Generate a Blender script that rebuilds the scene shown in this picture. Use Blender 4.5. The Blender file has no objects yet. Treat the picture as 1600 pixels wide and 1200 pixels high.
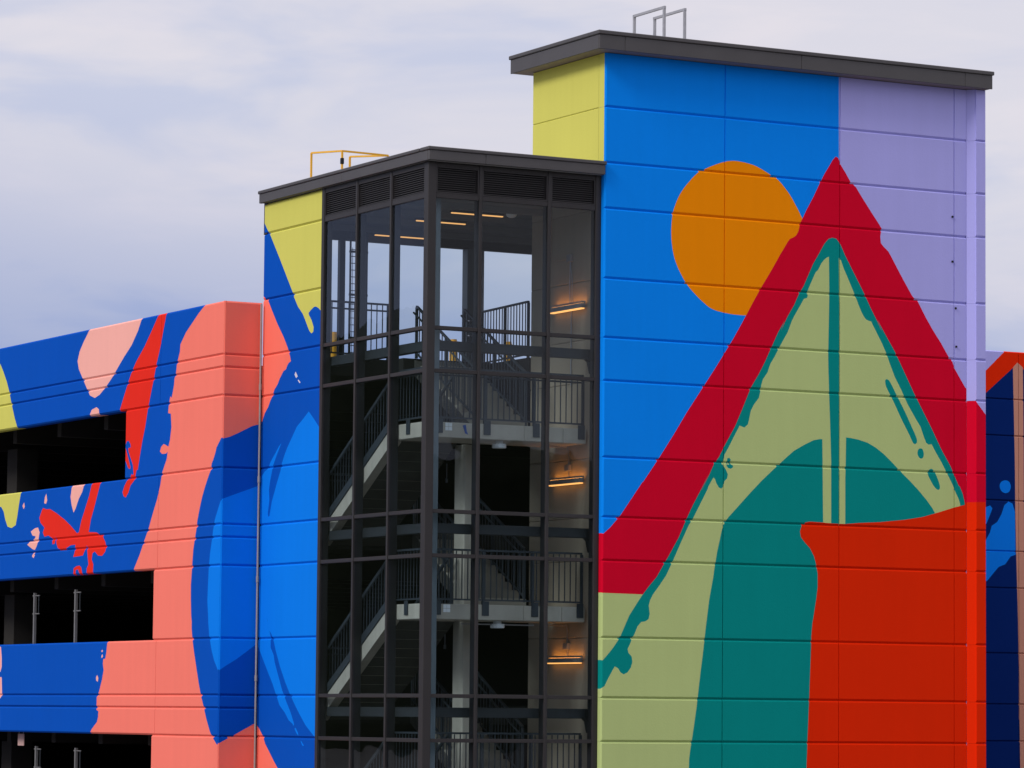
import bpy, bmesh, math, random
from mathutils import Vector, Matrix
from mathutils.geometry import delaunay_2d_cdt

random.seed(7)
SC = bpy.context.scene
COL = SC.collection
R = math.radians

# ------------------------------------------------------------------ camera
CAM = Vector((-35.5592, -61.3608, 0.0))
yaw, pitch, roll = R(-28.7437), R(4.8648), R(0.5327)
right = Vector((math.cos(yaw), math.sin(yaw), 0)); fwd = Vector((-math.sin(yaw), math.cos(yaw), 0)); up = Vector((0, 0, 1))
f2 = fwd*math.cos(pitch) + up*math.sin(pitch); u2 = up*math.cos(pitch) - fwd*math.sin(pitch)
r3 = right*math.cos(roll) + u2*math.sin(roll); u3 = u2*math.cos(roll) - right*math.sin(roll)
cd = bpy.data.cameras.new('camera'); cam = bpy.data.objects.new('camera', cd); COL.objects.link(cam)
cd.sensor_width = 36; cd.lens = 6061.8/1600*36; cd.clip_start = 1; cd.clip_end = 6000
M = Matrix((r3, u3, -f2)).transposed().to_4x4(); M.translation = CAM; cam.matrix_world = M
SC.camera = cam

# ------------------------------------------------------------------ sky, sun, exposure
SUN_EL, SUN_DIR = R(38), Vector((-0.975, -0.22, 0)).normalized()
w = bpy.data.worlds.new('World'); SC.world = w; w.use_nodes = True
nt = w.node_tree; N = nt.nodes; L = nt.links
N.clear()
out = N.new('ShaderNodeOutputWorld'); bg = N.new('ShaderNodeBackground'); bg.inputs[1].default_value = 0.066
sky = N.new('ShaderNodeTexSky'); sky.sky_type = 'NISHITA'; sky.sun_disc = False
sky.sun_elevation = SUN_EL; sky.sun_rotation = math.atan2(SUN_DIR.x, SUN_DIR.y); sky.air_density = 1.2; sky.dust_density = 2.5
tc = N.new('ShaderNodeTexCoord')
SKY_SHIFT = (18.5, 9.5, 11.5)
def noise(scale, stretch, detail, rough, lo, hi, rot=0.0):
    mp = N.new('ShaderNodeMapping'); mp.inputs['Scale'].default_value = (scale, scale, scale*stretch); mp.inputs['Rotation'].default_value = (rot, rot*.5, 0)
    mp.inputs['Location'].default_value = SKY_SHIFT
    L.new(tc.outputs['Generated'], mp.inputs[0])
    n = N.new('ShaderNodeTexNoise'); n.inputs['Scale'].default_value = 1; n.inputs['Detail'].default_value = detail; n.inputs['Roughness'].default_value = rough
    n.inputs['Distortion'].default_value = 0.4
    L.new(mp.outputs[0], n.inputs['Vector'])
    r = N.new('ShaderNodeMapRange'); r.interpolation_type = 'SMOOTHSTEP'; r.inputs[1].default_value = lo; r.inputs[2].default_value = hi
    L.new(n.outputs[0], r.inputs[0]); return r.outputs[0]
def mix(fac, a, b):
    m = N.new('ShaderNodeMix'); m.data_type = 'RGBA'
    if isinstance(fac, float): m.inputs[0].default_value = fac
    else: L.new(fac, m.inputs[0])
    for s, v in ((6, a), (7, b)):
        if isinstance(v, tuple): m.inputs[s].default_value = (*v, 1)
        else: L.new(v, m.inputs[s])
    return m.outputs[2]
sep = N.new('ShaderNodeSeparateXYZ'); L.new(tc.outputs['Generated'], sep.inputs[0])
el = N.new('ShaderNodeMapRange'); el.interpolation_type = 'SMOOTHSTEP'
el.inputs[1].default_value = 0.070; el.inputs[2].default_value = 0.152
tilt = N.new('ShaderNodeVectorMath'); tilt.operation = 'DOT_PRODUCT'; tilt.inputs[1].default_value = tuple(right*.12+Vector((0, 0, 1)))
L.new(tc.outputs['Generated'], tilt.inputs[0]); L.new(tilt.outputs['Value'], el.inputs[0])
LOW, HIGH = (3.95, 4.55, 6.85), (7.35, 7.2, 8.05)          # x 0.1 background strength
c = mix(el.outputs[0], LOW, HIGH)
el2 = N.new('ShaderNodeMapRange'); el2.interpolation_type = 'SMOOTHSTEP'
el2.inputs[1].default_value = 0.16; el2.inputs[2].default_value = 0.65        # overcast: keeps brightening towards the zenith
L.new(sep.outputs[2], el2.inputs[0]); c = mix(el2.outputs[0], c, (10.2, 9.8, 10.4))
def tinted(t):
    v = N.new('ShaderNodeVectorMath'); v.operation = 'MULTIPLY'; L.new(c, v.inputs[0]); v.inputs[1].default_value = t
    return v.outputs[0]
c = mix(noise(10, 3.4, 5, .52, .46, .66, .12), c, tinted((.80, .865, .98)))     # greyer blue banks
c = mix(noise(13, 5.0, 6, .55, .46, .72, .10), c, tinted((1.08, 1.05, 1.02)))   # pale drifting streaks
c = mix(0.06, c, sky.outputs[0])
L.new(c, bg.inputs[0]); L.new(bg.outputs[0], out.inputs[0])
sl = bpy.data.lights.new('sun', 'SUN'); sl.energy = 1.35; sl.angle = R(18); sl.color = (1, .95, .88)
so = bpy.data.objects.new('sun', sl); COL.objects.link(so)
sd = SUN_DIR*math.cos(SUN_EL) + Vector((0, 0, math.sin(SUN_EL)))
so.rotation_euler = sd.to_track_quat('Z', 'Y').to_euler(); so.location = (-40, -40, 60)
SC.view_settings.view_transform = 'Standard'; SC.view_settings.look = 'None'
SC.view_settings.exposure = 0.6; SC.view_settings.gamma = 1.0
SC.view_settings.use_curve_mapping = False

# ------------------------------------------------------------------ helpers
def lin(*c):
    return tuple((v/255/12.92 if v <= 10 else ((v/255+.055)/1.055)**2.4) for v in c)

def material(name, base, rough=.6, metal=0.0, var=.06, vscale=.5, grain=0.0, gscale=30, spec=.35, streak=0.0):
    m = bpy.data.materials.new(name); m.use_nodes = True
    n = m.node_tree.nodes; l = m.node_tree.links
    b = n['Principled BSDF']
    b.inputs['Roughness'].default_value = rough; b.inputs['Metallic'].default_value = metal
    b.inputs['Specular IOR Level'].default_value = spec
    t = n.new('ShaderNodeTexCoord')
    def nz(scale, detail):
        mp = n.new('ShaderNodeMapping'); mp.inputs['Scale'].default_value = scale
        l.new(t.outputs['Object'], mp.inputs[0])
        q = n.new('ShaderNodeTexNoise'); q.inputs['Scale'].default_value = 1; q.inputs['Detail'].default_value = detail
        l.new(mp.outputs[0], q.inputs['Vector']); return q.outputs[0]
    fac = nz((vscale,)*3, 6)
    if streak:
        mm = n.new('ShaderNodeMix'); mm.data_type = 'FLOAT'; mm.inputs[0].default_value = streak
        l.new(fac, mm.inputs[2]); l.new(nz((5, 5, .25), 4), mm.inputs[3]); fac = mm.outputs[0]
    r = n.new('ShaderNodeMapRange'); r.inputs[1].default_value = .25; r.inputs[2].default_value = .75
    r.inputs[3].default_value = 1-var; r.inputs[4].default_value = 1+var
    l.new(fac, r.inputs[0])
    vm = n.new('ShaderNodeVectorMath'); vm.operation = 'SCALE'; vm.inputs[0].default_value = base
    l.new(r.outputs[0], vm.inputs['Scale']); l.new(vm.outputs[0], b.inputs['Base Color'])
    if grain:
        bp = n.new('ShaderNodeBump'); bp.inputs['Strength'].default_value = grain; bp.inputs['Distance'].default_value = .01
        l.new(nz((gscale,)*3, 3), bp.inputs['Height']); l.new(bp.outputs[0], b.inputs['Normal'])
    return m

def paint(name, base):
    return material('paint_'+name, base, rough=.85, var=.04, vscale=.7, grain=.22, gscale=28, spec=.05, streak=.45)

PAINT = {
 'blue':      (0.002, 0.245, 0.92), 'lavender': (0.415, 0.405, 0.83), 'ochre': (0.90, 0.265, 0.001),
 'crimson':   (0.64, 0.0015, 0.024), 'green': (0.465, 0.565, 0.225), 'teal': (0.001, 0.25, 0.235),
 'vermilion': (0.74, 0.022, 0.001), 'cobalt': (0.001, 0.076, 0.46), 'azure': (0.002, 0.19, 0.80),
 'yellow':    (0.59, 0.57, 0.125), 'coral': (0.93, 0.180, 0.130), 'salmon': (0.88, 0.198, 0.152), 'navy': (0.001, 0.017, 0.130), 'rose': (0.86, 0.41, 0.36),
 'red':       (0.75, 0.026, 0.015), 'speck': (0.62, 0.60, 0.68), 'tan': (0.56, 0.26, 0.185),
}
PM = {k: paint(k, v) for k, v in PAINT.items()}
MAT = dict(
 bronze = material('bronze_metal', (.060, .056, .059), rough=.45, metal=.0, var=.08, vscale=2, spec=.5),
 frame = material('dark_mullion_metal', (.023, .0205, .022), rough=.45, var=.1, vscale=2, spec=.4),
 slat = material('louvre_metal', (.042, .039, .041), rough=.45, var=.1, vscale=2, spec=.5),
 soffit = material('soffit_panel', (.22, .18, .17), rough=.6, var=.05),
 steel = material('painted_steel', (.16, .19, .21), rough=.5, var=.08, vscale=3),
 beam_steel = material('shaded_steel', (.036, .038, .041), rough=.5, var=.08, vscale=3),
 railing = material('dark_railing_metal', (.035, .042, .05), rough=.45, var=.05, vscale=4, spec=.5),
 dull = material('dull_steel', (.19, .19, .195), rough=.5, metal=.2, var=.15, vscale=6),
 galv = material('galvanised_steel', (.42, .42, .44), rough=.42, metal=.5, var=.12, vscale=8),
 concrete = material('pale_concrete', (.47, .42, .345), rough=.9, var=.22, vscale=1.6, grain=.35, gscale=14, streak=.4),
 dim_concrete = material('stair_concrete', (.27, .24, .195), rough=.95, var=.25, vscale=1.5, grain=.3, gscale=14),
 shaded_concrete = material('shaded_underside', (.07, .065, .058), rough=.95, var=.25, vscale=1.5, grain=.3, gscale=14),  # stair concrete darkened by colour for the shade under the flights
 wall_concrete = material('wall_concrete', (.42, .34, .25), rough=.9, var=.10, vscale=.8, grain=.25, gscale=12, streak=.3),
 deck = material('shaded_garage_concrete', (.024, .022, .020), rough=.95, var=.2, vscale=.8, grain=.3, gscale=10),  # interior darkness put into the colour, far below bare concrete
 ceiling = material('ceiling_panel', (.20, .20, .20), rough=.8, var=.05),
 roof = material('roof_membrane', (.30, .30, .30), rough=.9, var=.1, vscale=.6),
 yellow_metal = material('safety_yellow', (.80, .42, .03), rough=.45, var=.06, vscale=5, spec=.5),
 white = material('white_plastic', (.85, .85, .84), rough=.4, var=.03),
 pipe = material('grey_pipe', (.31, .28, .27), rough=.5, var=.15, vscale=2),
 sign = material('faded_sign', (.50, .32, .30), rough=.6, var=.1, vscale=8),
 dark = material('dark_hole', (.008, .008, .01), rough=.8, var=.05),
 tape = material('blue_tape', (.02, .08, .35), rough=.6, var=.05),
 ground = material('ground_asphalt', (.17, .165, .16), rough=.95, var=.25, vscale=.15, grain=.4, gscale=6),
 skyline = material('dark_skyline', (.035, .045, .022), rough=1, var=.4, vscale=.05, grain=.6, gscale=.4),
)
def emission(name, col, strength):
    m = bpy.data.materials.new(name); m.use_nodes = True
    b = m.node_tree.nodes['Principled BSDF']; b.inputs['Base Color'].default_value = (*col, 1)
    b.inputs['Emission Color'].default_value = (*col, 1); b.inputs['Emission Strength'].default_value = strength
    return m
MAT['lamp'] = emission('warm_lamp', (1, .42, .11), 1.2)
MAT['lamp_up'] = emission('warm_uplight', (1, .36, .06), 5.5)
MAT['tube'] = emission('warm_tube', (1, .47, .15), .8)
def glass_material():
    m = bpy.data.materials.new('tinted_glass'); m.use_nodes = True
    n = m.node_tree.nodes; l = m.node_tree.links; n.clear()
    o = n.new('ShaderNodeOutputMaterial'); mx = n.new('ShaderNodeMixShader')
    tr = n.new('ShaderNodeBsdfTransparent'); tr.inputs[0].default_value = (.835, .89, .92, 1)
    gl = n.new('ShaderNodeBsdfGlossy'); gl.inputs['Roughness'].default_value = 0.0; gl.inputs['Color'].default_value = (.9, .95, 1, 1)
    ge = n.new('ShaderNodeNewGeometry')
    tx = n.new('ShaderNodeTexCoord'); wn = n.new('ShaderNodeTexNoise'); wn.inputs['Scale'].default_value = .9; wn.inputs['Detail'].default_value = 1.5
    bw = n.new('ShaderNodeBump'); bw.inputs['Strength'].default_value = .35; bw.inputs['Distance'].default_value = .012
    l.new(tx.outputs['Object'], wn.inputs['Vector']); l.new(wn.outputs[0], bw.inputs['Height']); l.new(bw.outputs[0], gl.inputs['Normal'])
    dt = n.new('ShaderNodeVectorMath'); dt.operation = 'DOT_PRODUCT'
    l.new(ge.outputs['Normal'], dt.inputs[0]); l.new(ge.outputs['Incoming'], dt.inputs[1])
    def mt(op, a, b=None):
        q = n.new('ShaderNodeMath'); q.operation = op
        for i, v in enumerate((a, b)):
            if v is None: continue
            if isinstance(v, (int, float)): q.inputs[i].default_value = v
            else: l.new(v, q.inputs[i])
        return q.outputs[0]
    c = mt('ABSOLUTE', dt.outputs['Value'])
    p5 = mt('POWER', mt('SUBTRACT', 1.0, c), 5.0)
    fr = mt('ADD', mt('MULTIPLY', p5, .95), .026)
    fr = mt('MULTIPLY', fr, mt('SUBTRACT', 1.0, ge.outputs['Backfacing']))
    l.new(fr, mx.inputs[0]); l.new(tr.outputs[0], mx.inputs[1]); l.new(gl.outputs[0], mx.inputs[2]); l.new(mx.outputs[0], o.inputs[0])
    return m
MAT['glass'] = glass_material()

def worldloc(o):
    v = Vector((0, 0, 0))
    while o: v += o.location; o = o.parent
    return v
class MB:
    """collects faces with materials, then links them as one mesh object"""
    def __init__(s): s.v = []; s.f = []; s.m = []; s.mats = []
    def mi(s, m):
        if m not in s.mats: s.mats.append(m)
        return s.mats.index(m)
    def face(s, pts, m):
        i = len(s.v); s.v += [tuple(p) for p in pts]; s.f.append(tuple(range(i, i+len(pts)))); s.m.append(s.mi(m))
    def box(s, lo, hi, m, bev=0.0):
        x0, y0, z0 = lo; x1, y1, z1 = hi
        bm = bmesh.new(); bmesh.ops.create_cube(bm, size=1)
        for q in bm.verts: q.co = Vector(((x0+x1)/2+q.co.x*(x1-x0), (y0+y1)/2+q.co.y*(y1-y0), (z0+z1)/2+q.co.z*(z1-z0)))
        if bev: bmesh.ops.bevel(bm, geom=bm.edges[:], offset=bev, segments=1, affect='EDGES')
        for q in bm.faces: s.face([p.co for p in q.verts], m)
        bm.free(); return s
    def bar(s, a, b, wx, wz, m, upv=(0, 0, 1)):
        """rectangular bar between two points"""
        a, b = Vector(a), Vector(b); d = (b-a).normalized(); uv = Vector(upv)
        if abs(d.dot(uv)) > .98: uv = Vector((0, 1, 0))
        sx = d.cross(uv).normalized(); sz = sx.cross(d).normalized()
        c = [sx*wx/2*i + sz*wz/2*j for i, j in ((-1, -1), (1, -1), (1, 1), (-1, 1))]
        A = [a+q for q in c]; B = [b+q for q in c]
        for i in range(4): s.face((A[i], A[(i+1) % 4], B[(i+1) % 4], B[i]), m)
        s.face(A[::-1], m); s.face(B, m); return s
    def tube(s, pts, r, m, n=8):
        pts = [Vector(p) for p in pts]; rings = []
        for i, p in enumerate(pts):
            d = (pts[min(i+1, len(pts)-1)] - pts[max(i-1, 0)]).normalized()
            q = Vector((0, 0, 1)) if abs(d.z) < .9 else Vector((0, 1, 0))
            a = d.cross(q).normalized(); b = a.cross(d).normalized()
            rings.append([p + (a*math.cos(t)+b*math.sin(t))*r for t in [2*math.pi*k/n for k in range(n)]])
        for A, B in zip(rings, rings[1:]):
            for k in range(n): s.face((A[k], A[(k+1) % n], B[(k+1) % n], B[k]), m)
        s.face(rings[0][::-1], m); s.face(rings[-1], m); return s
    def prism(s, poly, axis, a, b, m):
        """polygon in the two other axes, extruded along axis from a to b"""
        def P(q, t): l = [q[0], q[1]]; l.insert(axis, t); return l
        A = [P(q, a) for q in poly]; B = [P(q, b) for q in poly]
        s.face(A, m); s.face(B[::-1], m)
        for i in range(len(A)): j = (i+1) % len(A); s.face((A[j], A[i], B[i], B[j]), m)
        return s
    def build(s, name, parent=None, at=None):
        org = Vector(at) if at is not None else (worldloc(parent) if parent else Vector((0, 0, 0)))
        me = bpy.data.meshes.new(name); bm = bmesh.new()
        vs = [bm.verts.new(Vector(p)-org) for p in s.v]
        for f, m in zip(s.f, s.m):
            try: q = bm.faces.new([vs[i] for i in f]); q.material_index = m
            except ValueError: pass
        bmesh.ops.remove_doubles(bm, verts=bm.verts, dist=1e-5)
        bmesh.ops.recalc_face_normals(bm, faces=bm.faces)
        bm.to_mesh(me); bm.free()
        for m in s.mats: me.materials.append(m)
        o = bpy.data.objects.new(name, me); COL.objects.link(o)
        if parent:
            o.parent = parent
            if at is not None: o.location = org - worldloc(parent)
        elif at is not None: o.location = org
        return o
def piece(name, mesh, parent, loc, rot=None):
    """one more individual of a shared mesh"""
    o = bpy.data.objects.new(name, mesh); COL.objects.link(o); o.parent = parent
    o.location = Vector(loc) - worldloc(parent)
    if rot: o.rotation_euler = rot
    return o
def unit_mesh(name, fn):
    mb = MB(); fn(mb); o = mb.build(name); me = o.data
    bpy.data.objects.remove(o); return me
def tag(o, label=None, cat=None, group=None, kind=None):
    for k, v in (('label', label), ('category', cat), ('group', group), ('kind', kind)):
        if v: o[k] = v
    return o
def thing(name, loc, label, cat, group=None):
    o = bpy.data.objects.new(name, None); COL.objects.link(o); o.location = loc; o.empty_display_size = .3
    return tag(o, label, cat, group)

# ------------------------------------------------------------------ painted precast panels
def inside(p, poly):
    x, y = p; r = False; n = len(poly); j = n-1
    for i in range(n):
        xi, yi = poly[i]; xj, yj = poly[j]
        if (yi > y) != (yj > y) and x < (xj-xi)*(y-yi)/(yj-yi)+xi: r = not r
        j = i
    return r
def clip(a, b, x0, x1, y0, y1):
    dx, dy = b[0]-a[0], b[1]-a[1]; t0, t1 = 0.0, 1.0
    for p, q in ((-dx, a[0]-x0), (dx, x1-a[0]), (-dy, a[1]-y0), (dy, y1-a[1])):
        if abs(p) < 1e-12:
            if q < 0: return None
        else:
            r = q/p
            if p < 0:
                if r > t1: return None
                t0 = max(t0, r)
            else:
                if r < t0: return None
                t1 = min(t1, r)
    if t1-t0 < 1e-9: return None
    return (a[0]+dx*t0, a[1]+dy*t0), (a[0]+dx*t1, a[1]+dy*t1)
def bounds(art):
    return [(m, p, min(q[0] for q in p), max(q[0] for q in p), min(q[1] for q in p), max(q[1] for q in p)) for m, p in art]

CH = .032
def panel(parent, plane, u0, u1, z0, z1, art, base, depth=.2, ch=(.008, .008, CH, CH), cd=.03, left=None, name='wall_panel', mats=PM, mitre=False):
    """one precast panel: face cut along the mural's outlines, chamfered rim, sides running back into the wall"""
    g = .0015
    u0 += g; u1 -= g; z0 += g; z1 -= g
    a0, a1, b0, b1 = u0+ch[0], u1-ch[1], z0+ch[2], z1-ch[3]
    shapes = [(m, p) for m, p, xa, xb, ya, yb in art if xb > a0 and xa < a1 and yb > b0 and ya < b1]
    V = [(a0, b0), (a1, b0), (a1, b1), (a0, b1)]; E = [(0, 1), (1, 2), (2, 3), (3, 0)]
    for m, p in shapes:
        for i in range(len(p)):
            c = clip(p[i], p[(i+1) % len(p)], a0, a1, b0, b1)
            if c and (abs(c[0][0]-c[1][0])+abs(c[0][1]-c[1][1])) > 1e-4:
                n = len(V); V += [c[0], c[1]]; E.append((n, n+1))
    cv, ce, cf, *_ = delaunay_2d_cdt([Vector(v) for v in V], E, [], 0, 1e-4)
    mb = MB(); edges = {}
    def colour(c):
        m = base
        for k, p in shapes:
            if inside(c, p): m = k
        return m
    for f in cf:
        pts = [cv[i] for i in f]; c = sum(pts, Vector((0, 0)))/len(pts)
        m = colour(c)
        mb.face([plane(q[0], q[1], 0) for q in pts], mats[m])
        for i in range(len(f)):
            a, b = f[i], f[(i+1) % len(f)]
            k = (min(a, b), max(a, b))
            if k in edges: edges[k] = None
            else: edges[k] = m
    def outer(q):
        return (u0+(q[0]-a0)/(a1-a0)*(u1-u0), z0+(q[1]-b0)/(b1-b0)*(z1-z0))
    ub = u0+(depth if mitre is True else mitre)
    def back(Q):
        return (ub+(Q[0]-u0)/(u1-u0)*(u1-ub), Q[1])
    for (a, b), m in edges.items():
        if m is None: continue
        p, q = cv[a], cv[b]; P, Q = outer(p), outer(q)
        mb.face((plane(p[0], p[1], 0), plane(q[0], q[1], 0), plane(*Q, cd), plane(*P, cd)), mats[m])
        mm = m
        if left and abs(P[0]-u0) < 1e-4 and abs(Q[0]-u0) < 1e-4: mm = left
        mb.face((plane(*P, cd), plane(*Q, cd), plane(*back(Q), depth), plane(*back(P), depth)), mats[mm])
    mb.face((plane(ub, z0, depth), plane(u1, z0, depth), plane(u1, z1, depth), plane(ub, z1, depth)), mats[base])
    return mb.build(name, parent)
def front_plane(y): return lambda u, z, d: (u, y+d, z)
def left_plane(x): return lambda u, z, d: (x+d, u, z)

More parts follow.
